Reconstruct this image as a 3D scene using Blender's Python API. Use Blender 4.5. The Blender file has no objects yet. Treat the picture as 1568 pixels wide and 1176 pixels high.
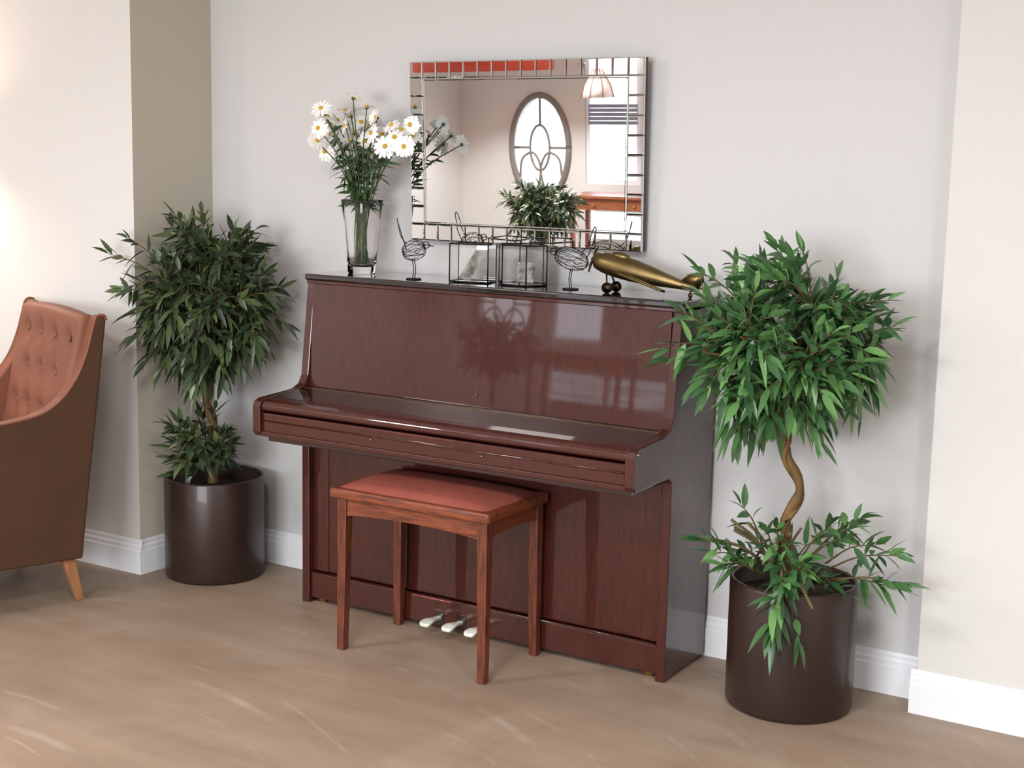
import bpy, bmesh, math, random
import numpy as np
from mathutils import Vector, Matrix
random.seed(7)
sc=bpy.context.scene
COL=sc.collection
# ---------------------------------------------------------------- helpers
def srgb(r,g,b):
    f=lambda c:(c/255/12.92) if c/255<=0.04045 else ((c/255+0.055)/1.055)**2.4
    return (f(r),f(g),f(b),1)

def mat(name,col,rough=0.5,metal=0.0,coat=0.0,spec=0.5,noise=None,bump=None,trans=0.0,ior=1.45,col2=None,emit=None,sheen=0):
    m=bpy.data.materials.new(name);m.use_nodes=True
    nt=m.node_tree;b=nt.nodes['Principled BSDF']
    b.inputs['Base Color'].default_value=col
    b.inputs['Roughness'].default_value=rough
    b.inputs['Metallic'].default_value=metal
    b.inputs['Coat Weight'].default_value=coat
    b.inputs['Coat Roughness'].default_value=0.03
    b.inputs['Specular IOR Level'].default_value=spec
    b.inputs['Transmission Weight'].default_value=trans
    b.inputs['IOR'].default_value=ior
    if sheen: b.inputs['Sheen Weight'].default_value=sheen
    if emit:
        b.inputs['Emission Color'].default_value=emit[0];b.inputs['Emission Strength'].default_value=emit[1]
    if noise or bump:
        tc=nt.nodes.new('ShaderNodeTexCoord');mp=nt.nodes.new('ShaderNodeMapping')
        nt.links.new(tc.outputs['Object'],mp.inputs['Vector'])
    if noise:
        scale,stretch,amount=noise
        mp.inputs['Scale'].default_value=stretch
        n=nt.nodes.new('ShaderNodeTexNoise');n.inputs['Scale'].default_value=scale;n.inputs['Detail'].default_value=5
        nt.links.new(mp.outputs['Vector'],n.inputs['Vector'])
        r=nt.nodes.new('ShaderNodeValToRGB')
        c2=col2 or tuple(c*(1-amount) for c in col[:3])+(1,)
        r.color_ramp.elements[0].color=c2;r.color_ramp.elements[1].color=col
        r.color_ramp.elements[0].position=.35;r.color_ramp.elements[1].position=.65
        nt.links.new(n.outputs['Fac'],r.inputs['Fac']);nt.links.new(r.outputs['Color'],b.inputs['Base Color'])
    if bump:
        n2=nt.nodes.new('ShaderNodeTexNoise');n2.inputs['Scale'].default_value=bump[0];n2.inputs['Detail'].default_value=3
        nt.links.new(tc.outputs['Object'],n2.inputs['Vector'])
        bp=nt.nodes.new('ShaderNodeBump');bp.inputs['Strength'].default_value=bump[1];bp.inputs['Distance'].default_value=bump[2] if len(bump)>2 else .002
        nt.links.new(n2.outputs['Fac'],bp.inputs['Height']);nt.links.new(bp.outputs['Normal'],b.inputs['Normal'])
    return m

def empty(name,loc=(0,0,0),rz=0):
    e=bpy.data.objects.new(name,None);e.location=loc;e.rotation_euler=(0,0,rz);e.empty_display_size=.1
    COL.objects.link(e);return e

def mesh(name,verts,faces,mats,parent=None,smooth=False,mi=None,bevel=0,seg=2,subsurf=0,loc=None,solid=0):
    me=bpy.data.meshes.new(name)
    me.from_pydata([tuple(v) for v in verts],[],[tuple(f) for f in faces])
    if not isinstance(mats,(list,tuple)): mats=[mats]
    for m in mats: me.materials.append(m)
    if mi is not None:
        for p,i in zip(me.polygons,mi): p.material_index=i
    bm=bmesh.new();bm.from_mesh(me);bmesh.ops.recalc_face_normals(bm,faces=bm.faces);bm.to_mesh(me);bm.free()
    if smooth:
        for p in me.polygons:p.use_smooth=True
    o=bpy.data.objects.new(name,me);COL.objects.link(o)
    if parent:o.parent=parent
    if loc:o.location=loc
    if solid:
        s=o.modifiers.new('s','SOLIDIFY');s.thickness=solid
    if bevel:
        b=o.modifiers.new('b','BEVEL');b.width=bevel;b.segments=seg;b.limit_method='ANGLE';b.angle_limit=math.radians(35)
    return o

BF=[(0,3,2,1),(4,5,6,7),(0,1,5,4),(1,2,6,5),(2,3,7,6),(3,0,4,7)]
def box(name,x0,x1,y0,y1,z0,z1,m,parent=None,bevel=0.002,seg=2,mi=None):
    v=[(x0,y0,z0),(x1,y0,z0),(x1,y1,z0),(x0,y1,z0),(x0,y0,z1),(x1,y0,z1),(x1,y1,z1),(x0,y1,z1)]
    return mesh(name,v,BF,m,parent,bevel=bevel,seg=seg,mi=mi)

def extrude_x(name,prof,x0,x1,m,parent=None,bevel=0.0,seg=2,mi=None,smooth=False):
    n=len(prof)
    v=[(x0,y,z) for y,z in prof]+[(x1,y,z) for y,z in prof]
    f=[tuple(range(n)),tuple(range(2*n-1,n-1,-1))]+[(i,(i+1)%n,n+(i+1)%n,n+i) for i in range(n)]
    return mesh(name,v,f,m,parent,bevel=bevel,seg=seg,mi=mi,smooth=smooth)

def lathe(name,prof,m,parent=None,loc=None,n=48,smooth=True,closed=False,power=2.0):
    """profile (r,z); power>2 gives squarish sections"""
    v=[];f=[]
    for r,z in prof:
        for i in range(n):
            a=2*math.pi*i/n+math.pi/n;c,s=math.cos(a),math.sin(a)
            k=(abs(c)**power+abs(s)**power)**(-1/power)
            v.append((r*c*k,r*s*k,z))
    for j in range(len(prof)-1):
        for i in range(n):
            i2=(i+1)%n
            f.append((j*n+i,j*n+i2,(j+1)*n+i2,(j+1)*n+i))
    if closed:
        j=len(prof)-1
        for i in range(n):
            i2=(i+1)%n;f.append((j*n+i,j*n+i2,i2,i))
    else:
        if prof[0][0]>1e-5: f.append(tuple(range(n-1,-1,-1)))
        if prof[-1][0]>1e-5: f.append(tuple((len(prof)-1)*n+i for i in range(n)))
    return mesh(name,v,f,m,parent,smooth=smooth,loc=loc)

def tube_data(pts,rad,n=8):
    pts=[Vector(p) for p in pts]
    if not isinstance(rad,(list,tuple)): rad=[rad]*len(pts)
    v=[];f=[]
    T=(pts[1]-pts[0]).normalized()
    N=T.orthogonal().normalized()
    for i,p in enumerate(pts):
        if i==0:t=(pts[1]-pts[0])
        elif i==len(pts)-1:t=pts[-1]-pts[-2]
        else:t=pts[i+1]-pts[i-1]
        t=t.normalized()
        N=(N-t*N.dot(t));
        N=N.normalized() if N.length>1e-6 else t.orthogonal().normalized()
        B=t.cross(N)
        for k in range(n):
            a=2*math.pi*k/n
            v.append(p+(N*math.cos(a)+B*math.sin(a))*rad[i])
    for i in range(len(pts)-1):
        for k in range(n):
            k2=(k+1)%n
            f.append((i*n+k,i*n+k2,(i+1)*n+k2,(i+1)*n+k))
    f.append(tuple(range(n-1,-1,-1)));f.append(tuple((len(pts)-1)*n+k for k in range(n)))
    return v,f
class Acc:
    def __init__(s): s.v=[];s.f=[];s.mi=[]
    def add(s,vf,mi=0):
        o=len(s.v);s.v+=[tuple(p) for p in vf[0]];s.f+=[tuple(i+o for i in q) for q in vf[1]];s.mi+=[mi]*len(vf[1])
    def tube(s,pts,r,n=8,mi=0): s.add(tube_data(pts,r,n),mi)
    def box(s,x0,x1,y0,y1,z0,z1,mi=0):
        s.add(([(x0,y0,z0),(x1,y0,z0),(x1,y1,z0),(x0,y1,z0),(x0,y0,z1),(x1,y0,z1),(x1,y1,z1),(x0,y1,z1)],BF),mi)
    def ball(s,c,r,mi=0,nu=12,nv=8,M=None):
        v=[];f=[]
        if not isinstance(r,(list,tuple)): r=(r,r,r)
        for j in range(nv+1):
            th=math.pi*j/nv
            for i in range(nu):
                a=2*math.pi*i/nu
                p=Vector((math.sin(th)*math.cos(a)*r[0],math.sin(th)*math.sin(a)*r[1],math.cos(th)*r[2]))
                if M: p=M@p
                v.append(p+Vector(c))
        for j in range(nv):
            for i in range(nu):
                i2=(i+1)%nu;f.append((j*nu+i,j*nu+i2,(j+1)*nu+i2,(j+1)*nu+i))
        s.add((v,f),mi)
    def obj(s,name,mats,parent=None,smooth=True,**k): return mesh(name,s.v,s.f,mats,parent,smooth=smooth,mi=s.mi,**k)
def smoothpts(pts,n=6):
    P=[Vector(p) for p in pts];P=[P[0]*2-P[1]]+P+[P[-1]*2-P[-2]]
    out=[]
    for i in range(1,len(P)-2):
        for k in range(n):
            t=k/n;a,b,c,d=P[i-1],P[i],P[i+1],P[i+2]
            out.append(0.5*((2*b)+(c-a)*t+(2*a-5*b+4*c-d)*t*t+(3*b-a-3*c+d)*t**3))
    out.append(P[-2]);return out

# ---------------------------------------------------------------- materials
M_back=mat('wall_paint_lilac_grey',srgb(199,198,198),.75,spec=.25,bump=(260,.12,.001))
M_side=mat('wall_paint_warm_white',srgb(204,203,200),.75,spec=.25,bump=(260,.12,.001))
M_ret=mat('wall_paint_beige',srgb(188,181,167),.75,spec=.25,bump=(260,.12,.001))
M_ceil=mat('ceiling_white',srgb(231,231,230),.9,spec=.1,bump=(200,.1,.001))
M_trim=mat('trim_white_gloss',srgb(224,226,230),.3,bump=(40,.05,.001))
M_mah=mat('piano_mahogany_gloss',srgb(68,26,18),.34,coat=.85,spec=.3,noise=(16,(9,1,1),.3),col2=srgb(52,19,14))
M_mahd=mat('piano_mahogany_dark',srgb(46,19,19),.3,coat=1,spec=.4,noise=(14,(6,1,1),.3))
M_blk=mat('piano_lid_dark',srgb(28,16,15),.15,coat=1,noise=(10,(1,5,5),.2))
M_brass=mat('brass',srgb(200,170,95),.25,metal=1,bump=(60,.05,.001))
M_aged=mat('dull_brass_strip',srgb(120,98,60),.45,metal=1,bump=(60,.05,.001))
M_pedal=mat('pedal_nickel',srgb(236,238,228),.28,metal=.2,bump=(60,.05,.001))
M_bench=mat('bench_stained_oak',srgb(128,66,38),.35,coat=.4,noise=(12,(1,9,9),.4),col2=srgb(82,36,22),bump=(80,.1,.001))
M_benchv=mat('bench_stained_oak_upright',srgb(108,54,34),.35,coat=.4,noise=(12,(9,9,1),.4),col2=srgb(72,32,21),bump=(80,.1,.001))
M_velvet=mat('bench_velvet',srgb(144,80,70),1,spec=.03,noise=(9,(1,1,1),.15),bump=(400,.3,.001))
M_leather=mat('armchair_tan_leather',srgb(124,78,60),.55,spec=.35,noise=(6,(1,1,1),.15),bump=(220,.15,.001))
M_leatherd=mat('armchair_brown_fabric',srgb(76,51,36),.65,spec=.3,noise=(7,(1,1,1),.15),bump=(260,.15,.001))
M_legw=mat('chair_leg_beech',srgb(165,115,80),.4,noise=(8,(8,8,1),.25))
M_pot=mat('planter_bronze_brown',srgb(50,35,31),.36,metal=.2,coat=.12,bump=(3,.05,.002))
M_soil=mat('soil_bark',srgb(60,45,32),.9,noise=(40,(1,1,1),.6),bump=(60,1,.01))
M_bark=mat('ficus_bark',srgb(124,94,54),.7,noise=(25,(1,1,.4),.5),bump=(70,.8,.003))
M_twig=mat('ficus_twig',srgb(100,86,54),.7,noise=(30,(1,1,1),.3))
M_mirror=mat('mirror_silver',srgb(240,243,244),.01,metal=1)
M_mback=mat('mirror_backing',srgb(60,60,62),.5,bump=(40,.1,.001))
M_glass=mat('clear_glass',(1,1,1,1),.0,trans=1,ior=1.42)
M_wire=mat('black_wire',srgb(32,28,28),.4,metal=.6,bump=(80,.1,.001))
M_petal=mat('daisy_petal',srgb(244,243,240),.6,noise=(20,(1,1,1),.05))
M_yel=mat('daisy_centre',srgb(205,165,40),.7,bump=(600,.8,.002))
M_stem=mat('stem_green',srgb(66,90,54),.5,noise=(20,(1,1,1),.3))
M_card=mat('photo_card',srgb(190,190,180),.5,noise=(30,(1,1,1),.6),col2=srgb(70,80,75))

def leafmat(name,dark,light):
    m=bpy.data.materials.new(name);m.use_nodes=True;nt=m.node_tree;b=nt.nodes['Principled BSDF']
    g=nt.nodes.new('ShaderNodeNewGeometry');r=nt.nodes.new('ShaderNodeValToRGB')
    r.color_ramp.elements[0].color=dark;r.color_ramp.elements[1].color=light
    e=r.color_ramp.elements.new(.75);e.color=tuple(dark[i]*.65+light[i]*.35 for i in range(3))+(1,)
    nt.links.new(g.outputs['Random Per Island'],r.inputs['Fac']);nt.links.new(r.outputs['Color'],b.inputs['Base Color'])
    b.inputs['Roughness'].default_value=.34;b.inputs['Specular IOR Level'].default_value=.5
    return m
M_leafL=leafmat('ficus_leaf_dark',srgb(38,52,36),srgb(94,114,68))
M_leafR=leafmat('ficus_leaf_green',srgb(44,80,46),srgb(110,156,90))

def floor_mat():
    m=bpy.data.materials.new('floor_wood_vinyl');m.use_nodes=True;nt=m.node_tree;b=nt.nodes['Principled BSDF'];L=nt.links.new
    tc=nt.nodes.new('ShaderNodeTexCoord')
    mp=nt.nodes.new('ShaderNodeMapping');mp.inputs['Rotation'].default_value=(0,0,math.radians(-62));mp.inputs['Scale'].default_value=(1,5,1)
    L(tc.outputs['Object'],mp.inputs['Vector'])
    n=nt.nodes.new('ShaderNodeTexNoise');n.inputs['Scale'].default_value=1.5;n.inputs['Detail'].default_value=10;n.inputs['Roughness'].default_value=.66
    L(mp.outputs['Vector'],n.inputs['Vector'])
    r=nt.nodes.new('ShaderNodeValToRGB');r.color_ramp.elements[0].position=.3;r.color_ramp.elements[1].position=.72
    r.color_ramp.elements[0].color=srgb(134,114,97);r.color_ramp.elements[1].color=srgb(155,135,117)
    L(n.outputs['Fac'],r.inputs['Fac'])
    n2=nt.nodes.new('ShaderNodeTexNoise');n2.inputs['Scale'].default_value=1.3;n2.inputs['Detail'].default_value=6;n2.inputs['Distortion'].default_value=1.8
    L(tc.outputs['Object'],n2.inputs['Vector'])
    r2=nt.nodes.new('ShaderNodeValToRGB');r2.color_ramp.elements[0].position=.48;r2.color_ramp.elements[1].position=.72
    r2.color_ramp.elements[0].color=(0,0,0,1);r2.color_ramp.elements[1].color=(.3,.3,.3,1)
    L(n2.outputs['Fac'],r2.inputs['Fac'])
    mx=nt.nodes.new('ShaderNodeMixRGB');mx.inputs['Color2'].default_value=srgb(176,160,144)
    L(r2.outputs['Color'],mx.inputs['Fac']);L(r.outputs['Color'],mx.inputs['Color1'])
    mp3=nt.nodes.new('ShaderNodeMapping');mp3.inputs['Location'].default_value=(-.2,2.6,0)
    L(tc.outputs['Object'],mp3.inputs['Vector'])
    fac=None
    for (sc_,dist,lo) in((.55,3.0,.988),(1.3,7.0,.990)):
        wv=nt.nodes.new('ShaderNodeTexWave');wv.wave_type='RINGS';wv.rings_direction='Z';wv.inputs['Scale'].default_value=sc_;wv.inputs['Distortion'].default_value=dist;wv.inputs['Detail'].default_value=1;wv.inputs['Detail Scale'].default_value=.6
        L(mp3.outputs['Vector'],wv.inputs['Vector'])
        r3=nt.nodes.new('ShaderNodeValToRGB');cr=r3.color_ramp
        cr.elements[0].position=lo;cr.elements[0].color=(0,0,0,1);cr.elements[1].position=1.0;cr.elements[1].color=(1,1,1,1)
        L(wv.outputs['Fac'],r3.inputs['Fac'])
        if fac is None: fac=r3.outputs['Color']
        else:
            ad=nt.nodes.new('ShaderNodeMath');ad.operation='MAXIMUM';L(fac,ad.inputs[0]);L(r3.outputs['Color'],ad.inputs[1]);fac=ad.outputs[0]
    n4=nt.nodes.new('ShaderNodeTexNoise');n4.inputs['Scale'].default_value=2.2;n4.inputs['Detail'].default_value=6;n4.inputs['Roughness'].default_value=.7
    L(tc.outputs['Object'],n4.inputs['Vector'])
    r4=nt.nodes.new('ShaderNodeValToRGB');r4.color_ramp.elements[0].position=.5;r4.color_ramp.elements[0].color=(0,0,0,1);r4.color_ramp.elements[1].position=.72;r4.color_ramp.elements[1].color=(.4,.4,.4,1)
    L(n4.outputs['Fac'],r4.inputs['Fac'])
    mu=nt.nodes.new('ShaderNodeMath');mu.operation='MULTIPLY';L(fac,mu.inputs[0]);L(r4.outputs['Color'],mu.inputs[1])
    mx2=nt.nodes.new('ShaderNodeMixRGB');mx2.inputs['Color2'].default_value=srgb(205,192,178)
    L(mu.outputs[0],mx2.inputs['Fac']);L(mx.outputs['Color'],mx2.inputs['Color1'])
    L(mx2.outputs['Color'],b.inputs['Base Color'])
    b.inputs['Roughness'].default_value=.48;b.inputs['Specular IOR Level'].default_value=.3
    bp=nt.nodes.new('ShaderNodeBump');bp.inputs['Strength'].default_value=.06;L(n.outputs['Fac'],bp.inputs['Height']);L(bp.outputs['Normal'],b.inputs['Normal'])
    return m
M_floor=floor_mat()

# ---------------------------------------------------------------- room shell
XL,YO,XR,YR=-.7138,-.4191,2.1689,-.1114
t=.014
RX0,RX1,RY0,CZ=-4.15,5.6,-7.0,2.65
TH=.12
box('floor',RX0-TH,RX1+TH,RY0-TH,TH+.02,-.1,0,M_floor,bevel=0)
box('ceiling',RX0-TH,RX1+TH,RY0-TH,TH+.02,CZ,CZ+.1,M_ceil,bevel=0)
box('wall_back',XL-t,XR+t,t,t+TH,0,CZ,M_back,bevel=0)
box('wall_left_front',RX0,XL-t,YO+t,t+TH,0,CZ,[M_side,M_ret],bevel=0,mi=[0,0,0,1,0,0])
box('wall_right_front',XR+t,RX1,YR+t,t+TH,0,CZ,M_side,bevel=.003)
box('wall_left',RX0-TH,RX0,RY0,t+TH,0,CZ,M_side,bevel=0)
box('wall_right',RX1,RX1+TH,RY0,t+TH,0,CZ,M_side,bevel=0)

OC=(-3.30,1.17);OA,OB=.29,.455
RW=[(-2.84,-2.30,.86,1.98,0),(-2.84,-1.65,.34,.66,1),(.1,2.9,.85,2.3,2)]  # last opening is an unseen window, added to let in the main light
def rear_wall():
    A=Acc()
    y0,y1=RY0-TH,RY0
    A.box(RX0,-3.75,y0,y1,0,CZ)
    A.box(-2.84,-1.65,y0,y1,0,.34);A.box(-2.84,-1.65,y0,y1,.66,.86)
    A.box(-2.30,-1.65,y0,y1,.86,1.98);A.box(-2.84,-1.65,y0,y1,1.98,CZ)
    A.box(-1.65,.1,y0,y1,0,CZ);A.box(.1,2.9,y0,y1,0,.85);A.box(.1,2.9,y0,y1,2.3,CZ);A.box(2.9,RX1,y0,y1,0,CZ)
    n=64
    x0,x1,z0,z1=-3.75,-2.84,.5,1.9
    A.box(x0,x1,y0,y1,0,z0);A.box(x0,x1,y0,y1,z1,CZ)
    v=[];f=[]
    for i in range(n):
        a=2*math.pi*i/n;c,s=math.cos(a),math.sin(a)
        ex,ez=OC[0]+OA*c,OC[1]+OB*s
        k=1e9
        if c>1e-9:k=min(k,(x1-OC[0])/c)
        if c<-1e-9:k=min(k,(x0-OC[0])/c)
        if s>1e-9:k=min(k,(z1-OC[1])/s)
        if s<-1e-9:k=min(k,(z0-OC[1])/s)
        v+=[(ex,y1,ez),(OC[0]+c*k,y1,OC[1]+s*k),(ex,y0,ez),(OC[0]+c*k,y0,OC[1]+s*k)]
    for i in range(n):
        j=(i+1)%n
        f+=[(4*i,4*j,4*j+1,4*i+1),(4*i+2,4*i+3,4*j+3,4*j+2),(4*i,4*i+2,4*j+2,4*j)]
    A.add((v,f))
    A.obj('wall_rear',[M_side],smooth=False)
rear_wall()
M_taupe=mat('window_frame_taupe',srgb(120,112,104),.5,bump=(60,.1,.001))
ow=empty('window_1',(OC[0],RY0,OC[1]))
A=Acc()
ring=lambda a,b,n=64:[(a*math.cos(2*math.pi*i/n),.01,b*math.sin(2*math.pi*i/n)) for i in range(n+1)]
A.tube(ring(OA+.005,OB+.005),.028,8)
A.obj('oval_frame',[M_taupe],ow)
A=Acc()
A.tube([(0,0,.2),(0,0,OB)],.011);A.tube([(-OA,0,0),(-.1,0,0)],.011);A.tube([(.1,0,0),(OA,0,0)],.011)
A.tube(ring(.10,.2),.011)
for s in(-1,1):
    A.tube(smoothpts([(s*.22,0,-.30),(s*.19,0,-.1),(s*.07,0,-.05),(s*.0,0,-.2),(s*.06,0,-.44)]),.011)
A.obj('tracery_bars',[M_taupe],ow)
for k,(a,b_,c,d,kind) in enumerate(RW):
    rw=empty('window_%d'%(k+2),((a+b_)/2,RY0,(c+d)/2))
    A=Acc();w2,h2=(b_-a)/2,(d-c)/2;fw=.04
    for q in[(-w2,w2,-h2,-h2+fw),(-w2,w2,h2-fw,h2),(-w2,-w2+fw,-h2+fw,h2-fw),(w2-fw,w2,-h2+fw,h2-fw)]+([(-.02,.02,-h2+fw,h2-fw)] if k else []):
        A.box(q[0],q[1],-.07,-.01,q[2],q[3])
    A.obj('casement_frame',[M_trim],rw,smooth=False)
    if k==0:
        B=Acc()
        for q in range(5): B.box(-w2+.03,w2-.03,-.008,-.002,.13-.036*q-.030,.13-.036*q)
        B.obj('roman_blind',[mat('blind_blue_grey',srgb(130,138,155),.8,bump=(80,.1,.001))],rw,smooth=False)
M_pave=mat('paving',srgb(215,215,212),.9,noise=(1.2,(1,1,1),.75))
box('ground_outside',-40,30,-60,RY0-TH-.02,-.35,-.12,M_pave,bevel=0)

def baseboard(name,p0,p1,nx,ny):
    prof=[(0,0),(t,0),(t,.090),(t-.004,.094),(t-.004,.108),(t-.009,.116),(t-.009,.126),(t-.012,.134),(0,.134)]
    a=Vector((p0[0],p0[1],0));b=Vector((p1[0],p1[1],0));N=Vector((nx,ny,0))
    n=len(prof)
    v=[a+N*o+Vector((0,0,z)) for o,z in prof]+[b+N*o+Vector((0,0,z)) for o,z in prof]
    f=[tuple(range(n)),tuple(range(2*n-1,n-1,-1))]+[(i,(i+1)%n,n+(i+1)%n,n+i) for i in range(n)]
    return mesh(name,v,f,M_trim)
baseboard('baseboard_back',(XL,t),(XR,t),0,-1)
baseboard('baseboard_left_front',(RX0,YO+t),(XL-.0005,YO+t),0,-1)
baseboard('baseboard_left_return',(XL-t,YO+t+.0005),(XL-t,t),1,0)
baseboard('baseboard_right_front',(XR+.0005,YR+t),(RX1,YR+t),0,-1)
baseboard('baseboard_right_return',(XR+t,YR+t+.0005),(XR+t,t),-1,0)
baseboard('baseboard_rear',(RX0,RY0),(RX1,RY0),0,1)
baseboard('baseboard_left',(RX0,RY0+t),(RX0,YO),1,0)
baseboard('baseboard_right',(RX1,RY0+t),(RX1,YR),-1,0)

# ---------------------------------------------------------------- piano
W,H=1.46,1.1976
pn=empty('upright_piano')
yf,yk,yl,yu,yb=-.3126,-.5733,-.2829,-.3226,-.010
side=[(yb,.012),(yb,H-.022),(yl+.006,H-.022),(yl+.002,H-.05),(yu+.006,.84),(yu-.012,.81),(yu-.05,.795),(yk+.03,.786),(yk+.008,.778),(yk,.760),(yk,.672),(yk+.012,.6575),(yf-.02,.6575),(yf,.64),(yf,.0),(yf+.06,.0),(yf+.07,.012)]
for nm,x0,x1 in(('side_left',0,.032),('side_right',W-.032,W)):
    extrude_x(nm,side,x0,x1,M_mah,pn,bevel=.003)
box('lid_top',-.006,W+.006,yl-.008,yb,H-.022,H,M_blk,pn,bevel=.006,seg=3)
box('lid_moulding',0.0,W,yl-.002,yb,H-.034,H-.022,M_mah,pn,bevel=.002)
extrude_x('upper_panel',[(yu+.014,.80),(yu+.014+.0215,H-.034),(yu+.06,H-.034),(yu+.04,.80)],.032,W-.032,M_mah,pn)
box('back_frame',.035,W-.035,-.05,yb,.03,H-.03,M_blk,pn)
extrude_x('fallboard',[(yu+.01,.800),(yu-.02,.797),(-.50,.786),(-.505,.775),(yu+.01,.775)],.032,W-.032,M_blk,pn,bevel=.002)
extrude_x('fallboard_front_roll',[(-.497,.7875),(-.540,.783),(-.556,.777),(-.564,.766),(-.564,.752),(-.556,.744),(-.497,.744)],.033,W-.033,M_mah,pn,bevel=.003,seg=3)
box('fallboard_hinge',.034,W-.034,yu-.014,yu-.012,.797,.7985,M_aged,pn,bevel=0)
box('key_slip',.032,W-.032,-.560,-.535,.672,.738,M_mah,pn,bevel=.004,seg=3)
A=Acc();A.tube([(.034,-.561,.712),(W-.034,-.561,.712)],.0035);A.obj('key_slip_bead',[M_mah],pn)
box('keybed',.030,W-.030,-.566,yf+.02,.6575,.674,M_mah,pn,bevel=.003)
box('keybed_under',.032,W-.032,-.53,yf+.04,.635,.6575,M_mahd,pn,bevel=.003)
box('lower_panel',.032,W-.032,yf+.030,yf+.052,.118,.64,M_mah,pn,bevel=.002)
box('lower_stile_left',.032,.10,yf+.026,yf+.05,.118,.64,M_mah,pn,bevel=.002)
box('lower_stile_right',W-.10,W-.032,yf+.026,yf+.05,.118,.64,M_mah,pn,bevel=.002)
box('toe_board',.032,W-.032,yf+.012,yf+.05,.018,.112,M_mah,pn,bevel=.003)
A=Acc();A.tube([(.034,yf+.014,.114),(W-.034,yf+.014,.114)],.0035);A.obj('toe_board_bead',[M_mah],pn)
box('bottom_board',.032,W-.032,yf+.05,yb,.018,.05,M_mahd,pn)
for i,px in enumerate((.60,.69,.78)):
    pts=[(px,yf+.06,.052),(px,yf-.01,.055),(px,yf-.05,.058),(px,yf-.085,.052)]
    P=smoothpts(pts,4);n=len(P)
    v=[];f=[]
    for k,p in enumerate(P):
        u=k/(n-1);w=.010+.013*max(0,math.sin(min(1,max(0,(u-.35)/.5))*math.pi/2))
        if k==n-1:w*=.75
        v+=[(p.x-w,p.y,p.z),(p.x+w,p.y,p.z),(p.x+w*.8,p.y,p.z-.012),(p.x-w*.8,p.y,p.z-.012)]
    for k in range(n-1):
        a=4*k;b_=a+4
        for q in range(4): f.append((a+q,a+(q+1)%4,b_+(q+1)%4,b_+q))
    f+=[(0,1,2,3),(4*n-4,4*n-1,4*n-2,4*n-3)]
    mesh('pedal_%d'%(i+1),v,f,M_pedal,pn,smooth=True,bevel=.003)
    box('pedal_escutcheon_%d'%(i+1),px-.018,px+.018,yf+.009,yf+.013,.03,.075,M_blk,pn,bevel=.001)
for cx in(.07,W-.07):
    for cy in(-.27,-.06):
        A=Acc();A.tube([(cx-.012,cy,.0135),(cx+.012,cy,.0135)],.0135,16);A.obj('castor',[M_brass],pn,smooth=False)
A=Acc();A.ball((W+.001,-.552,.768),.004);A.ball((.5,-.565,.70),.0035);A.ball((.93,-.565,.70),.0035);A.ball((.74,yu+.012,.84),.003);A.obj('lid_knobs',[M_brass],pn)

# ---------------------------------------------------------------- bench
bn=empty('piano_bench')
bx0,bx1,by0,by1=.441,.992,-.636,-.318
BZ=.016
def leg(nm,cx,cy,sx,sy,parent,m,z1,wt=.038,wb=.028):
    ox,oy=cx,cy
    v=[]
    for z,w in((0,wb),(z1,wt)):
        xa,xb=sorted((ox,ox-sx*w));ya,yb_=sorted((oy,oy-sy*w))
        v+=[(xa,ya,z),(xb,ya,z),(xb,yb_,z),(xa,yb_,z)]
    mesh(nm,v,BF,m,parent,bevel=.003)
i=1
for cx,sx in((bx0-.014,-1),(bx1+.014,1)):
    for cy,sy in((by0-.012,-1),(by1+.012,1)):
        leg('leg_%d'%i,cx,cy,sx,sy,bn,M_benchv,.498+BZ);i+=1
def apron(nm,x0,x1,y0,y1):
    n=16;long_x=(x1-x0)>(y1-y0);v=[];f=[]
    for k in range(n+1):
        u=k/n;z=.438+BZ+.016*math.sin(u*math.pi)**.6
        zt=.498+BZ
        if long_x:
            x=x0+(x1-x0)*u;v+=[(x,y0,z),(x,y1,z),(x,y1,zt),(x,y0,zt)]
        else:
            y=y0+(y1-y0)*u;v+=[(x0,y,z),(x1,y,z),(x1,y,zt),(x0,y,zt)]
    for k in range(n):
        a=4*k;b_=a+4
        for q in range(4): f.append((a+q,a+(q+1)%4,b_+(q+1)%4,b_+q))
    f+=[(0,1,2,3),(4*n,4*n+3,4*n+2,4*n+1)]
    mesh(nm,v,f,M_bench,bn)
apron('apron_front',bx0+.01,bx1-.01,by0-.006,by0+.014)
apron('apron_back',bx0+.01,bx1-.01,by1-.014,by1+.006)
apron('apron_left',bx0-.008,bx0+.012,by0+.01,by1-.01)
apron('apron_right',bx1-.012,bx1+.008,by0+.01,by1-.01)
box('seat_frame',.404,1.022,-.664,-.298,.498+BZ,.532+BZ,M_bench,bn,bevel=.010,seg=4)
def pillow(nm,x0,x1,y0,y1,z0,h,m,parent,nx=24,ny=16,p=.22):
    v=[];f=[]
    for j in range(ny+1):
        for k in range(nx+1):
            u,w=k/nx,j/ny
            e=(max(0,math.sin(u*math.pi))**p)*(max(0,math.sin(w*math.pi))**p)
            v.append((x0+(x1-x0)*u,y0+(y1-y0)*w,z0+h*e))
    for j in range(ny):
        for k in range(nx):
            a=j*(nx+1)+k;f.append((a,a+1,a+nx+2,a+nx+1))
    nb=len(v)
    for (a,b_) in((x0,y0),(x1,y0),(x1,y1),(x0,y1)): v.append((a,b_,z0-.004))
    return mesh(nm,v,f+[(nb,nb+1,nb+2,nb+3)],m,parent,smooth=True)
pillow('seat_pad',.422,1.004,-.646,-.316,.528+BZ,.028,M_velvet,bn)

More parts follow.
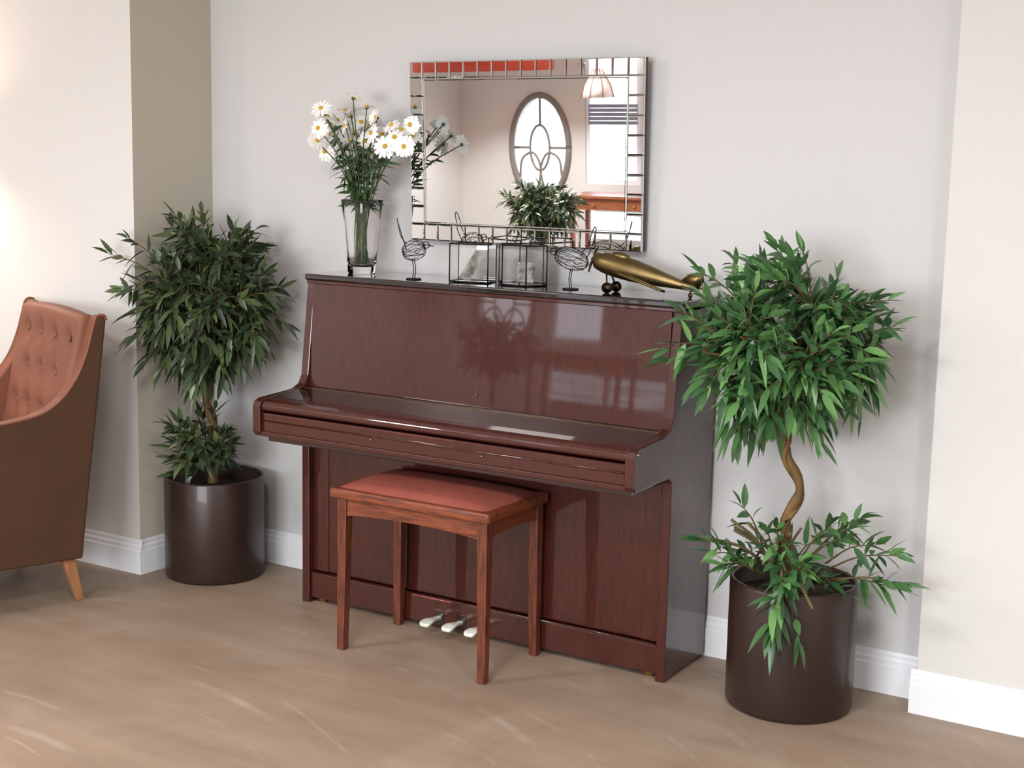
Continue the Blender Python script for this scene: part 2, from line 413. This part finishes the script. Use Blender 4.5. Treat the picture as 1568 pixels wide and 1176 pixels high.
# ---------------------------------------------------------------- ficus trees
def leaf(A,base,d,L,Wd,droop,mi=0,roll=1.0,ok=None):
    d=Vector(d).normalized();up=Vector((0,0,1))
    s=d.cross(up)
    if s.length<1e-3: s=Vector((1,0,0))
    s.normalize()
    s=(Matrix.Rotation(random.uniform(-roll,roll),3,d)@s);n=s.cross(d).normalized()
    ts=(0,.2,.45,.75,1);ws=(0,.8,1,.6,0)
    mid=[Vector(base)+d*L*q-up*(L*droop*q*q) for q in ts]
    l=[mid[k]+s*Wd*ws[k]+n*Wd*.22*ws[k] for k in(1,2,3)];r=[mid[k]-s*Wd*ws[k]+n*Wd*.22*ws[k] for k in(1,2,3)]
    v=mid+l+r
    if ok and not all(ok(p) for p in v): return
    f=[(0,1,5),(1,2,6,5),(2,3,7,6),(3,4,7),(0,8,1),(1,8,9,2),(2,9,10,3),(3,10,4)]
    A.add((v,f),mi)
def rnd_dir():
    while True:
        v=Vector((random.uniform(-1,1),random.uniform(-1,1),random.uniform(-1,1)))
        if .05<v.length<1:return v.normalized()
def dense_ok(P,ok):
    for a,b in zip(P[:-1],P[1:]):
        for k in range(5):
            if not ok(a.lerp(b,k/4)): return False
    return True
LW=(.0085,.0130)
def cluster(LA,TA,start,tip,nl,ok,L=(.058,.098),span=.12):
    start,tip=Vector(start),Vector(tip)
    out=(tip-start);ln=out.length
    if ln<1e-4:return
    out.normalize()
    mid=(start+tip)/2+Vector((0,0,.02))
    P=smoothpts([start,mid,tip],3)
    if dense_ok(P,ok): TA.tube(P,[.0034-.002*k/(len(P)-1) for k in range(len(P))],5)
    pa=random.uniform(0,6.28);u=out.orthogonal().normalized();w=out.cross(u)
    for k in range(nl):
        q=1-span*(k/nl)/max(ln,.10);q=max(.15,q)
        i_=q*(len(P)-1);j=min(int(i_),len(P)-2);base=P[j].lerp(P[j+1],i_-j)
        pa+=2.4+random.uniform(-.5,.5)
        sp=.35+.75*(k/nl)+random.uniform(-.15,.2)
        d=(out*(1.05-.75*k/nl)+(u*math.cos(pa)+w*math.sin(pa))*sp+Vector((0,0,random.uniform(-.3,.2)))).normalized()
        if k==0:d=(out+Vector((0,0,random.uniform(-.3,.2)))).normalized()
        Lx=random.uniform(*L);dr=random.uniform(.0,.45)
        leaf(LA,base,d,Lx,random.uniform(*LW),dr,ok=ok)
def ficus(name,px,py,trunk,crown,radii,ntw,lows,lm,ok,pot_r=.19,pot_h=.39,boxy=2.8,taper=.35,seed=1):
    random.seed(seed)
    E=empty(name,(px,py,0))
    loc=lambda p:Vector(p)-Vector((px,py,0))
    okl=lambda p:ok(Vector(p)+Vector((px,py,0)))
    lathe('planter',[(pot_r-.012,0),(pot_r-.004,.004),(pot_r,.014),(pot_r,pot_h-.006),(pot_r-.003,pot_h),(pot_r-.010,pot_h),(pot_r-.013,pot_h-.006),(pot_r-.013,.30),(.0,.30)],M_pot,E,n=72)
    v=[];f=[];nr,na=10,40
    for j in range(nr+1):
        for i in range(na):
            a=2*math.pi*i/na;r=(pot_r-.014)*j/nr
            v.append((r*math.cos(a),r*math.sin(a),.335+.02*(1-j/nr)+random.uniform(-.006,.006)))
    for j in range(nr):
        for i in range(na):
            i2=(i+1)%na;f.append((j*na+i,j*na+i2,(j+1)*na+i2,(j+1)*na+i))
    mesh('soil',v,f,M_soil,E,smooth=True)
    T=Acc();tp=smoothpts([loc(p) for p in trunk],6);n=len(tp)
    T.tube(tp,[.018-.007*k/(n-1)+.0022*math.sin(k*1.3) for k in range(n)],10)
    T.tube([p+Vector((.016*math.cos(k*.45),.016*math.sin(k*.45),0)) for k,p in enumerate(tp)],.008,8)
    c=loc(crown);top=tp[-1];BR=[]
    for k in range(22):
        d=rnd_dir();d.z=d.z*.8+.15
        e=c+Vector((d.x*radii[0],d.y*radii[1],d.z*radii[2]))*random.uniform(.55,.8)
        P=smoothpts([top-Vector((0,0,.04)),top.lerp(e,.45)+Vector((0,0,.03)),e],4)
        if dense_ok(P,okl): T.tube(P,[.009-.006*q/(len(P)-1) for q in range(len(P))],6);BR.append(e)
    T.obj('trunk',[M_bark],E)
    LA,TA=Acc(),Acc()
    for k in range(ntw):
        d=rnd_dir()
        kk=(abs(d.x)**boxy+abs(d.y)**boxy+abs(d.z)**boxy)**(-1/boxy)
        rr=kk*(random.uniform(.25,1)**.5)*random.uniform(.78,1.06)
        off=Vector((d.x*radii[0],d.y*radii[1],d.z*radii[2]))*rr
        if off.z<0: off.x*=1+taper*off.z/radii[2];off.y*=1+taper*off.z/radii[2]
        tip=c+off
        if not okl(tip): continue
        nb=min(BR,key=lambda b:(b-tip).length+random.uniform(0,.12)) if BR else c
        start=nb if (tip-nb).length<.22 else c+off*.45
        start=start.lerp(c,.15)
        if (tip-start).length<.06: start=c+off*.5
        cluster(LA,TA,start,tip,random.randint(7,11),okl)
    for (cc,rd,nt_,src) in lows:
        cl=loc(cc);s0=loc(src)
        for k in range(nt_):
            d=rnd_dir();tip=cl+Vector((d.x*rd[0],d.y*rd[1],d.z*rd[2]))*random.uniform(.5,1)
            if not okl(tip):continue
            st=s0.lerp(tip,random.uniform(.3,.55))
            cluster(LA,TA,st,tip,random.randint(7,11),okl)
        for k in range(5):
            d=rnd_dir();e=cl+Vector((d.x*rd[0],d.y*rd[1],abs(d.z)*rd[2]))*.6
            P=smoothpts([s0,(s0+e)/2+Vector((0,0,.03)),e],4)
            if dense_ok(P,okl): TA.tube(P,.0045,6)
    LA.obj('leaves',[lm],E);TA.obj('twigs',[M_twig],E)
    return E
def potclear(p,cx,cy):
    r=math.hypot(p.x-cx,p.y-cy)
    if p.z<.40 and .165<r<.20:return False
    if p.z<.34 and r<.2:return False
    return p.z>.02
def ok_left(p):
    if p.y>-.012:return False
    if p.x<XL+.01 and p.y>YO-.012:return False
    if p.x>-.03 and p.y>-.62 and p.z<1.22:return False
    return potclear(p,-.510,-.225)
def ok_right(p):
    if p.y>-.012:return False
    if p.x>XR-.01 and p.y>YR-.012:return False
    if p.x<1.36:return False
    if p.x<W+.02 and p.y>-.31 and p.z<1.222:return False
    if p.x<W+.02 and p.z<.83:return False
    return potclear(p,1.838,-.235)
ficus('potted_ficus',-.510,-.225,[(-.52,-.22,.32),(-.53,-.22,.45),(-.50,-.23,.56),(-.545,-.225,.66),(-.53,-.24,.76),(-.55,-.26,.9)],
      (-.51,-.29,1.06),(.34,.26,.325),270,[((-.50,-.33,.53),(.21,.17,.16),34,(-.51,-.24,.42))],M_leafL,ok_left,seed=11,boxy=3.4)
ficus('potted_ficus',1.838,-.235,[(1.80,-.22,.32),(1.815,-.22,.45),(1.80,-.23,.56),(1.840,-.23,.66),(1.79,-.22,.76),(1.78,-.23,.83),(1.79,-.25,.95)],
      (1.80,-.31,1.085),(.33,.27,.28),225,[((1.95,-.31,.50),(.25,.17,.14),16,(1.80,-.25,.38)),((1.93,-.47,.34),(.12,.05,.20),8,(1.86,-.40,.44)),((1.70,-.36,.50),(.13,.10,.12),7,(1.80,-.25,.38))],M_leafR,ok_right,taper=.12,seed=5)

# ---------------------------------------------------------------- wall mirror
mx,mw,mz,mh,mt=.2726,.9192,1.3217,.6213,.0252
mr=empty('wall_mirror',(mx,-.028,mz));mr.rotation_euler=(math.atan2(mt,mh),0,0)
hh=math.hypot(mh,mt)
box('backing_board',.001,mw-.001,.006,.022,.001,hh-.001,M_mback,mr,bevel=0)
band=.066
box('centre_glass',band,mw-band,-.002,.008,band,hh-band,M_mirror,mr,bevel=.0)
A=Acc()
def tile(x0,x1,z0,z1,e=.0035):
    y=-.0050
    v=[(x0,.007,z0),(x1,.007,z0),(x1,.007,z1),(x0,.007,z1),(x0,-.003,z0),(x1,-.003,z0),(x1,-.003,z1),(x0,-.003,z1),
       (x0+e,y,z0+e),(x1-e,y,z0+e),(x1-e,y,z1-e),(x0+e,y,z1-e)]
    f=[(0,1,2,3),(0,4,5,1),(1,5,6,2),(2,6,7,3),(3,7,4,0),(4,8,9,5),(5,9,10,6),(6,10,11,7),(7,11,8,4),(8,11,10,9)]
    A.add((v,f))
nxT,nzT=16,10
g=.0013;bd=band-.009
for k in range(nxT):
    a=mw*k/nxT;b_=mw*(k+1)/nxT
    tile(a+g,b_-g,g,bd);tile(a+g,b_-g,hh-bd,hh-g)
ih=(hh-2*bd)/(nzT-2)
for k in range(nzT-2):
    z0=bd+ih*k
    tile(g,bd,z0+g,z0+ih-g);tile(mw-bd,mw-g,z0+g,z0+ih-g)
for (x0,x1,z0,z1) in((bd+.001,mw-bd-.001,bd+.001,band),(bd+.001,mw-bd-.001,hh-band,hh-bd-.001),(bd+.001,band,band,hh-band),(mw-band,mw-bd-.001,band,hh-band)):
    tile(x0,x1,z0,z1,.003)
A.obj('bevelled_tiles',[M_mirror],mr,smooth=False)

# ---------------------------------------------------------------- vase and daisies
vs=empty('daisy_vase',(.130,-.135,H))
R0,R1,VH=.044,.066,.262
prof=[(0,0),(R0-.004,0),(R0,.004),(R0+.001,.03),(R0+.004,.09),(R0+.011,.18),(R1,VH-.003),(R1-.001,VH),(R1-.003,VH-.002),(R0+.0085,.18),(R0+.001,.09),(R0-.005,.034),(R0-.012,.026),(0,.024)]
lathe('glass_vase',prof,M_glass,vs,n=64,power=3.4)
fl=[(541,152),(492,168),(562,166),(514,184),(546,203),(488,197),(498,232),(524,227),(571,203),(590,223),(618,223),(613,199),(538,178),(484,217),(530,193),(632,207),(600,193),(578,180),(508,206),(553,187),(527,170),(505,192),(560,215),(585,205),(540,215),(628,190),(518,213),(500,180),(566,192),(604,210)]
SA,PA,YA=Acc(),Acc(),Acc()
V0=Vector((.130,-.135,H))
rs=random.Random(3)
for k,(a,b_) in enumerate(fl):
    x=.097+(a-540)*.00286;z=1.826-(b_-145)*.0023
    y=-.15+rs.uniform(-.07,.07)
    big=k in(9,10)
    if big:y=-.22
    P=Vector((x-(y+.15)*.75,y,z))-V0
    ex=Vector((rs.uniform(-.025,.025),rs.uniform(-.02,.02),.030))
    nk=Vector((ex.x*-.3+P.x*.18,P.y*.2,.255))
    nk.x=max(-.045,min(.045,nk.x));nk.y=max(-.045,min(.045,nk.y))
    S=smoothpts([ex,(ex+nk)/2,nk,nk.lerp(P,.5)+Vector((-P.x*.12,0,.02)),P],5)
    SA.tube(S,.0021,6)
    if k>=9 and k<=10: N=Vector((.35,-.9,.15)).normalized()
    elif k==0: N=Vector((.1,.5,.8)).normalized()
    else:
        N=(Vector((P.x*1.5,P.y*2-.15,.25+rs.uniform(-.2,.4)))+Vector((rs.uniform(-.9,.9),rs.uniform(-.6,.3),0))).normalized()
    u=N.orthogonal().normalized();w=N.cross(u)
    R=.042 if big else rs.uniform(.031,.040)
    C=P+N*.004
    YAx=Matrix((u,w,N)).transposed()
    YA.ball(C+N*.003,(.0085,.0085,.005),0,10,6,YAx)
    YA.ball(C-N*.004,(.0065,.0065,.006),1,8,6,YAx)
    cup=rs.uniform(-.3,.55)
    for layer in range(2):
        npet=11
        for q in range(npet):
            an=2*math.pi*(q+.5*layer)/npet+rs.uniform(-.1,.1)
            d=(u*math.cos(an)+w*math.sin(an)+N*(cup+.12*layer)).normalized();s=N.cross(d).normalized()
            r=R*rs.uniform(.85,1.08)
            v=[];ts=(.15,.4,.75,.95,1.0);wd=(.0022,.0045,.0058,.004,.001)
            for tt,ww in zip(ts,wd):
                p=C+d*r*tt-N*(.006*tt*tt)
                v+=[p+s*ww,p-s*ww]
            PA.add((v,[(2*i_,2*i_+1,2*i_+3,2*i_+2) for i_ in range(4)]))
    for q in range(9):
        i_=rs.randint(int(len(S)*.46),len(S)-4);bb=S[i_]
        dd=Vector((rs.uniform(-1,1),rs.uniform(-.8,.6),rs.uniform(-.2,1)))
        random.seed(k*10+q);leaf(SA,bb,dd,rs.uniform(.04,.075),rs.uniform(.005,.010),.3)
SA.obj('stems_and_leaves',[M_stem],vs);PA.obj('petals',[M_petal],vs);YA.obj('flower_centres',[M_yel,M_stem],vs)

# ---------------------------------------------------------------- wire birds
def bird(name,x,y,flip,stretch):
    E=empty(name,(x,y,H))
    A=Acc();s=flip
    lathe('round_base',[(0,0),(.026,0),(.027,.002),(.026,.004),(0,.004)],M_wire,E,n=32)
    cz=.100;rx,ry,rz=.046*stretch,.034,.036
    tilt=Matrix.Rotation(s*-.25,3,'Y')
    C=Vector((0,0,cz))
    for k in range(6):
        a=math.pi*k/6
        A.tube([C+tilt@Vector((rx*math.cos(q),ry*math.sin(q)*math.cos(a),rz*math.sin(q)*math.sin(a))) for q in [2*math.pi*i/28 for i in range(29)]],.0010,5)
    rr=random.Random(5)
    pts=[]
    for i in range(22):
        a=i*.9;b=rr.uniform(-1,1)
        k=math.sqrt(1-b*b*.9)
        pts.append(C+tilt@Vector((rx*b*.95,ry*k*math.cos(a),rz*k*math.sin(a))))
    A.tube(smoothpts(pts,3),.0008,4)
    tb=C+Vector((-s*rx*.8,0,.008))
    A.tube(smoothpts([tb+Vector((0,.008,-.01)),tb+Vector((-s*.02,.010,.035)),tb+Vector((-s*.036,.004,.090)),tb+Vector((-s*.031,-.004,.092)),tb+Vector((-s*.014,-.008,.04)),tb+Vector((s*.01,-.006,.012))]),.0017,6)
    hc=C+Vector((s*(rx+.004),0,.020))
    for k in range(3):
        a=math.pi*k/3
        A.tube([hc+Vector((.013*math.cos(q),.012*math.sin(q)*math.cos(a),.013*math.sin(q)*math.sin(a))) for q in [2*math.pi*i/16 for i in range(17)]],.0011,5)
    A.tube([hc+Vector((s*.012,.003,0)),hc+Vector((s*.032,0,-.003)),hc+Vector((s*.012,-.003,-.002))],.0012,5)
    for q in(-.006,.006):
        A.tube([(0,q,.003),(s*.004,q,.035),(-s*.002,q,.068)],.0016,6)
    A.obj('wire_body',[M_wire],E)
bird('wire_bird_ornament',.415,-.215,1,1.0)
bird('wire_bird_ornament',1.005,-.165,-1,1.35)

# ---------------------------------------------------------------- glass boxes
def gbox(name,x,y,rz,poly,h,card):
    E=empty(name,(x,y,H),rz)
    A=Acc();n=len(poly);r=.0026
    for z in(.003,h):
        for i in range(n):
            a,b=poly[i],poly[(i+1)%n];A.tube([(a[0],a[1],z),(b[0],b[1],z)],r,6)
    for a in poly: A.tube([(a[0],a[1],.001),(a[0],a[1],h)],r,6)
    A.obj('metal_edges',[M_wire],E)
    G=Acc()
    for i in range(n):
        a,b=Vector(poly[i]),Vector(poly[(i+1)%n]);d=(b-a).normalized();nn=Vector((d.y,-d.x))*.0008
        v=[(a.x-nn.x,a.y-nn.y,.004),(b.x-nn.x,b.y-nn.y,.004),(b.x+nn.x,b.y+nn.y,.004),(a.x+nn.x,a.y+nn.y,.004),
           (a.x-nn.x,a.y-nn.y,h-.002),(b.x-nn.x,b.y-nn.y,h-.002),(b.x+nn.x,b.y+nn.y,h-.002),(a.x+nn.x,a.y+nn.y,h-.002)]
        G.add((v,BF))
    G.obj('glass_panes',[M_glass],E,smooth=False)
    m=len(poly)
    mesh('mirror_floor',[(p[0]*.96,p[1]*.96,.003) for p in poly]+[(p[0]*.96,p[1]*.96,.001) for p in poly],[tuple(range(m)),tuple(range(2*m-1,m-1,-1))],M_mirror,E)
    A=Acc()
    if card=='lean':
        A.add(([(-.045,-.02,.012),(.0,-.028,.006),(.04,.02,.10),(-.0,.028,.106)],[(0,1,2,3)]))
    else:
        A.add(([(-.02,-.01,.01),(.045,-.015,.01),(.045,-.0,.075),(-.02,.005,.075)],[(0,1,2,3)]))
    A.obj('photo_card',[M_card],E,smooth=False,solid=.001)
gbox('glass_lantern_box',.618,-.155,.25,[(-.068,-.045),(.068,-.045),(.068,.045),(-.068,.045)],.130,'lean')
gbox('glass_lantern_box',.800,-.128,.1,[(.088*math.cos(a),.078*math.sin(a)) for a in [math.radians(q) for q in(0,60,120,180,240,300)]],.134,'up')

# ---------------------------------------------------------------- brass aeroplane
ap=empty('brass_airplane_ornament',(1.10,-.165,H))
ang=math.radians(11.5)
Rt=Matrix.Rotation(ang,3,'Y')
Bz=.100
def T_(p): return (Rt@(Vector((p[0]*.94,p[1],p[2]))))+Vector((0,0,Bz))
A=Acc()
stations=[(-.012,.004),(-.008,.018),(.0,.027),(.03,.034),(.08,.037),(.14,.036),(.20,.031),(.26,.023),(.32,.015),(.37,.009),(.385,.004)]
v=[];f=[];n=24
for (x,r) in stations:
    for k in range(n):
        a=2*math.pi*k/n;v.append(T_((x,r*.9*math.cos(a),r*math.sin(a))))
for j in range(len(stations)-1):
    for k in range(n):
        k2=(k+1)%n;f.append((j*n+k,j*n+k2,(j+1)*n+k2,(j+1)*n+k))
f+=[tuple(range(n)),tuple((len(stations)-1)*n+k for k in range(n))]
A.add((v,f))
A.ball(T_((.085,0,.034)),(.034,.016,.014),0,14,8,Rt)
def plate(pts,th,up):
    pts=[Vector(p) for p in pts];up=Vector(up)*th/2;n=len(pts)
    v=[T_(p+up) for p in pts]+[T_(p-up) for p in pts]
    A.add((v,[tuple(range(n)),tuple(range(2*n-1,n-1,-1))]+[(i,(i+1)%n,n+(i+1)%n,n+i) for i in range(n)]))
for s in(-1,1):
    plate([(.06,s*.028,-.012),(.15,s*.028,-.014),(.30,s*.085,-.018),(.315,s*.092,-.018),(.285,s*.090,-.018),(.12,s*.055,-.014)],.007,(0,0,1))
    plate([(.325,s*.006,.0),(.375,s*.006,.0),(.395,s*.055,0),(.375,s*.060,0),(.355,s*.052,0)],.004,(0,0,1))
plate([(.315,0,.010),(.345,0,.040),(.37,0,.052),(.392,0,.050),(.400,0,.03),(.385,0,.0)],.004,(0,1,0))
A.obj('fuselage_and_wings',[mat('aged_brass',srgb(128,110,74),.38,metal=1,noise=(12,(1,1,1),.35),bump=(30,.1,.002))],ap,smooth=True)
A=Acc()
for s in(-1,1):
    c=Vector((.055,s*.032,.017))
    A.tube([c+Vector((0,-.005,0)),c+Vector((0,.005,0))],.017,20)
    A.tube([c,T_((.05,s*.012,-.025))],.003,6)
A.tube([(.055,-.03,.017),(.055,.03,.017)],.002,6)
A.ball(T_((-.016,0,0)),(.007,.007,.007))
for q in(0,1):
    a=math.radians(70+180*q);d=Vector((0,math.cos(a),math.sin(a)))
    A.tube([T_((-.016,0,0)),T_(Vector((-.018,0,0))+d*.022),T_(Vector((-.014,0,0))+d*.045)],[.003,.005,.002],8)
tw=T_((.36,0,-.008))
A.tube([tw,Vector((tw.x,tw.y,.008))],.002,6)
A.ball((tw.x,0,.008),(.008,.004,.008))
A.obj('propeller_and_wheels',[mat('dark_bronze',srgb(60,48,34),.35,metal=1,bump=(40,.1,.001))],ap)

# ---------------------------------------------------------------- armchair
ch=empty('tufted_armchair',(-1.064,-.975,0),math.radians(-20))
prof=[(-.34,.165),(.333,.165),(.36,.40),(.44,1.02),(.432,1.035),(.405,1.033),(.390,.99),(.366,.906),(.328,.820),(.274,.751),(.220,.712),(.159,.692),(.047,.677),(-.10,.668),(-.28,.655),(-.335,.64),(-.355,.60),(-.345,.40)]
def sideshell(nm,x0,x1,outer):
    n=len(prof)
    mi=[1 if outer<0 else 0, 1 if outer>0 else 0]
    for i in range(n):
        mi.append(1 if i in(0,1,2) else 0)
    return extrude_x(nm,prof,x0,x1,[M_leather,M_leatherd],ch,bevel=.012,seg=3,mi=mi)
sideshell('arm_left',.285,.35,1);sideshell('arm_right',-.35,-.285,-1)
for s in(-1,1):
    A=Acc();A.tube(smoothpts([(s*.348,y,z+.001) for y,z in prof[3:17]],3),.005,8);A.obj('piping',[M_leather],ch)
def back():
    nx,nz=40,36;v=[];f=[];mi=[]
    bt=[(x,z) for z,xs in((.93,(-.20,-.067,.067,.20)),(.80,(-.133,0,.133)),(.66,(-.20,-.067,.067,.20)),(.54,(-.133,0,.133))) for x in xs]
    for j in range(nz+1):
        w=j/nz;z=.42+w*.600
        for i_ in range(nx+1):
            u=i_/nx;x=-.288+.576*u
            y=.245+(z-.42)*.21
            y-=.020*(math.sin(math.pi*u)**.35)*(math.sin(math.pi*w)**.4 if w<1 else 0)
            for bx,bz in bt:
                d2=((x-bx)**2+(z-bz)**2);y+=.026*math.exp(-d2/.0009)+.010*math.exp(-d2/.004)
            zz=z+.012*math.cos((u-.5)*math.pi)*w
            v.append((x,y,zz))
    for j in range(nz):
        for i_ in range(nx):
            a=j*(nx+1)+i_;f.append((a,a+1,a+nx+2,a+nx+1));mi.append(0)
    base=nz*(nx+1);cur=[base+i_ for i_ in range(nx+1)]
    ends=[[j*(nx+1) for j in range(nz+1)],[j*(nx+1)+nx for j in range(nz+1)]]
    for (dy,dz,m_) in((.018,.012,0),(.040,.012,0),(.062,.0,0),(.068,-.02,1)):
        nw=[]
        for i_ in range(nx+1):
            p=v[base+i_];nw.append(len(v));v.append((p[0],p[1]+dy,p[2]+dz))
        for i_ in range(nx):
            f.append((cur[i_],cur[i_+1],nw[i_+1],nw[i_]));mi.append(m_)
        ends[0].append(nw[0]);ends[1].append(nw[-1])
        cur=nw
    nw=[]
    for i_ in range(nx+1): nw.append(len(v));v.append((-.288+.576*i_/nx,.333,.165))
    for i_ in range(nx): f.append((cur[i_],cur[i_+1],nw[i_+1],nw[i_]));mi.append(1)
    for e,q in zip(ends,(nw[0],nw[-1])): f.append(tuple(e+[q]));mi.append(0)
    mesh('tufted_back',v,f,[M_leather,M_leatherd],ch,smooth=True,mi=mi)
    B=Acc()
    for bx,bz in bt:
        B.ball((bx,.245+(bz-.42)*.21+.010,bz+.010),(.011,.007,.011),0,12,8)
    B.obj('buttons',[M_leather],ch)
back()
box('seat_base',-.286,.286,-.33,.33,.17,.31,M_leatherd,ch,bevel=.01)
pillow('seat_cushion',-.284,.284,-.36,.25,.33,.13,M_leather,ch,p=.3)
box('cushion_side',-.284,.284,-.355,.25,.305,.36,M_leather,ch,bevel=.02,seg=4)
i=1
for lx in(-.30,.30):
    for ly,spl in((.29,.045),(-.29,-.02)):
        v=[]
        for z,w,o in((0,.014,spl),(.17,.024,0)):
            v+=[(lx-w,ly+o-w,z),(lx+w,ly+o-w,z),(lx+w,ly+o+w,z),(lx-w,ly+o+w,z)]
        mesh('leg_%d'%i,v,BF,M_legw,ch,bevel=.004);i+=1

# ---------------------------------------------------------------- things only seen reflected
M_orange=mat('console_cherry',srgb(150,88,56),.35,noise=(10,(1,6,6),.3))
cb=empty('console_table',(-2.30,-6.66,0))
box('top',-.46,.46,-.18,.18,.785,.81,M_orange,cb,bevel=.004);box('drawer_box',-.43,.43,-.155,.155,.69,.785,M_orange,cb,bevel=.003)
for k in range(2): A=Acc();A.ball((-.19+.38*k,.165,.73),.012);A.obj('knob_%d'%(k+1),[M_brass],cb)
for k,(lx,ly) in enumerate(((-.41,-.135),(.41,-.135),(-.41,.135),(.41,.135))): box('leg_%d'%(k+1),lx-.018,lx+.018,ly-.018,ly+.018,0,.69,M_orange,cb)
ficus('potted_bush',-2.12,-5.0,[(-2.12,-5.0,.32),(-2.11,-5.0,.5),(-2.12,-5.0,.6)],(-2.12,-5.0,.84),(.32,.25,.22),170,[],M_leafL,lambda p:True)
pd=empty('drum_pendant_lamp',(-2.98,-5.6,2.08))
M_red=mat('red_shade',srgb(172,62,40),.7,emit=(srgb(190,55,25),.15),bump=(200,.1,.001))
lathe('drum_shade',[(.56,-.22),(.56,.20),(.554,.20),(.554,-.22)],M_red,pd,n=64,closed=True)
A=Acc();A.tube([(0,0,.0),(0,0,CZ-2.08)],.005);A.tube([(-.556,0,.19),(.556,0,.19)],.004);A.tube([(0,-.556,.19),(0,.556,.19)],.004);A.obj('cord_and_spider',[M_wire],pd)
A=Acc();A.ball((0,0,-.04),.05);A.obj('bulb',[mat('bulb',(1,.9,.8,1),.5,emit=((1,.85,.65,1),4),bump=(10,.01,.001))],pd)
pp=empty('bell_pendant_lamp',(-2.12,-5.9,1.64))
lathe('bell_shade',[(.135,0),(.11,.09),(.05,.19),(.033,.22),(.031,.218),(.048,.188),(.107,.088),(.132,0)],mat('pink_shade',srgb(222,204,198),.7,bump=(200,.1,.001)),pp,n=32,closed=True)
A=Acc()
for k in range(8):
    a=2*math.pi*k/8
    A.tube([(r*math.cos(a),r*math.sin(a),z) for r,z in((.137,0),(.112,.09),(.052,.19),(.034,.222))],.004,6)
A.tube([(0,0,.2),(0,0,CZ-1.64)],.004);A.obj('ribs_and_cord',[mat('rib_copper',srgb(150,100,85),.4,metal=.6,bump=(60,.1,.001))],pp)

wl=empty('wall_sconce',(-1.74,YO+t,1.56))
lathe('wall_plate',[(0,0),(.05,0),(.05,.012),(0,.015)],M_brass,wl,n=32).rotation_euler=(math.radians(90),0,0)
A=Acc();A.tube(smoothpts([(0,-.01,0),(0,-.10,-.01),(0,-.14,.02)]),.007);A.obj('arm',[M_brass],wl)
lathe('shade',[(.10,.0),(.07,.15),(.067,.15),(.097,0)],mat('cream_shade',srgb(240,220,190),.8,emit=((1,.8,.65,1),2.0),bump=(200,.1,.001)),wl,loc=(0,-.14,0),n=40,closed=True)

# ---------------------------------------------------------------- lights
def area(name,loc,rot,sx,sy,power,col):
    l=bpy.data.lights.new(name,'AREA');l.shape='RECTANGLE';l.size=sx;l.size_y=sy;l.energy=power;l.color=col
    o=bpy.data.objects.new(name,l);o.location=loc;o.rotation_euler=rot;COL.objects.link(o);return o
for k,(x,y,p) in enumerate(((-1.0,-3.0,38),(1.6,-2.9,54),(4.0,-3.0,66),(-2.7,-5.0,150),(2.0,-5.4,50))):
    e=empty('ceiling_light_panel',(x,y,CZ))  # unseen ceiling panels, added to brighten the room and its rear walls
    A=Acc()
    for a,b_,c,d in((-.31,.31,-.31,-.29),(-.31,.31,.29,.31),(-.31,-.29,-.31,.31),(.29,.31,-.31,.31)): A.box(a,b_,c,d,-.03,0)
    A.obj('panel_frame',[M_trim],e,smooth=False)
    area('panel_lamp',(x,y,CZ-.02),(0,0,0),.57,.57,p,(1,.975,.955))
a,b_,c,d,_=RW[2]
area('window_daylight',((a+b_)/2,RY0-.16,(c+d)/2),(math.radians(90),0,0),b_-a,d-c,210,(.92,.96,1))  # fill light behind the added rear window, brightens the whole room
l=bpy.data.lights.new('sconce_bulb','POINT');l.energy=26;l.color=(1,.74,.62);l.shadow_soft_size=.05
o=bpy.data.objects.new('sconce_bulb',l);o.location=(-1.74,YO+t-.14,1.64);COL.objects.link(o)

w=bpy.data.worlds.new('World');sc.world=w;w.use_nodes=True
bg=w.node_tree.nodes['Background'];bg.inputs['Color'].default_value=(.84,.90,1,1);bg.inputs['Strength'].default_value=6

# ---------------------------------------------------------------- camera
yw,pt,rl,fp=-.5486,.1547,.0212,2180.24
d=Vector((math.sin(yw)*math.cos(pt),math.cos(yw)*math.cos(pt),-math.sin(pt)))
r0=Vector((math.cos(yw),-math.sin(yw),0));u0=r0.cross(d)
R=math.cos(rl)*r0+math.sin(rl)*u0;U=R.cross(d)
cam=bpy.data.cameras.new('camera');co=bpy.data.objects.new('camera',cam);COL.objects.link(co)
Mx=Matrix((R,U,-d)).transposed().to_4x4();Mx.translation=Vector((3.2606,-4.2082,1.6035));co.matrix_world=Mx
cam.sensor_width=36;cam.lens=36*fp/1568;cam.clip_start=.05
sc.camera=co
sc.view_settings.view_transform='Standard'
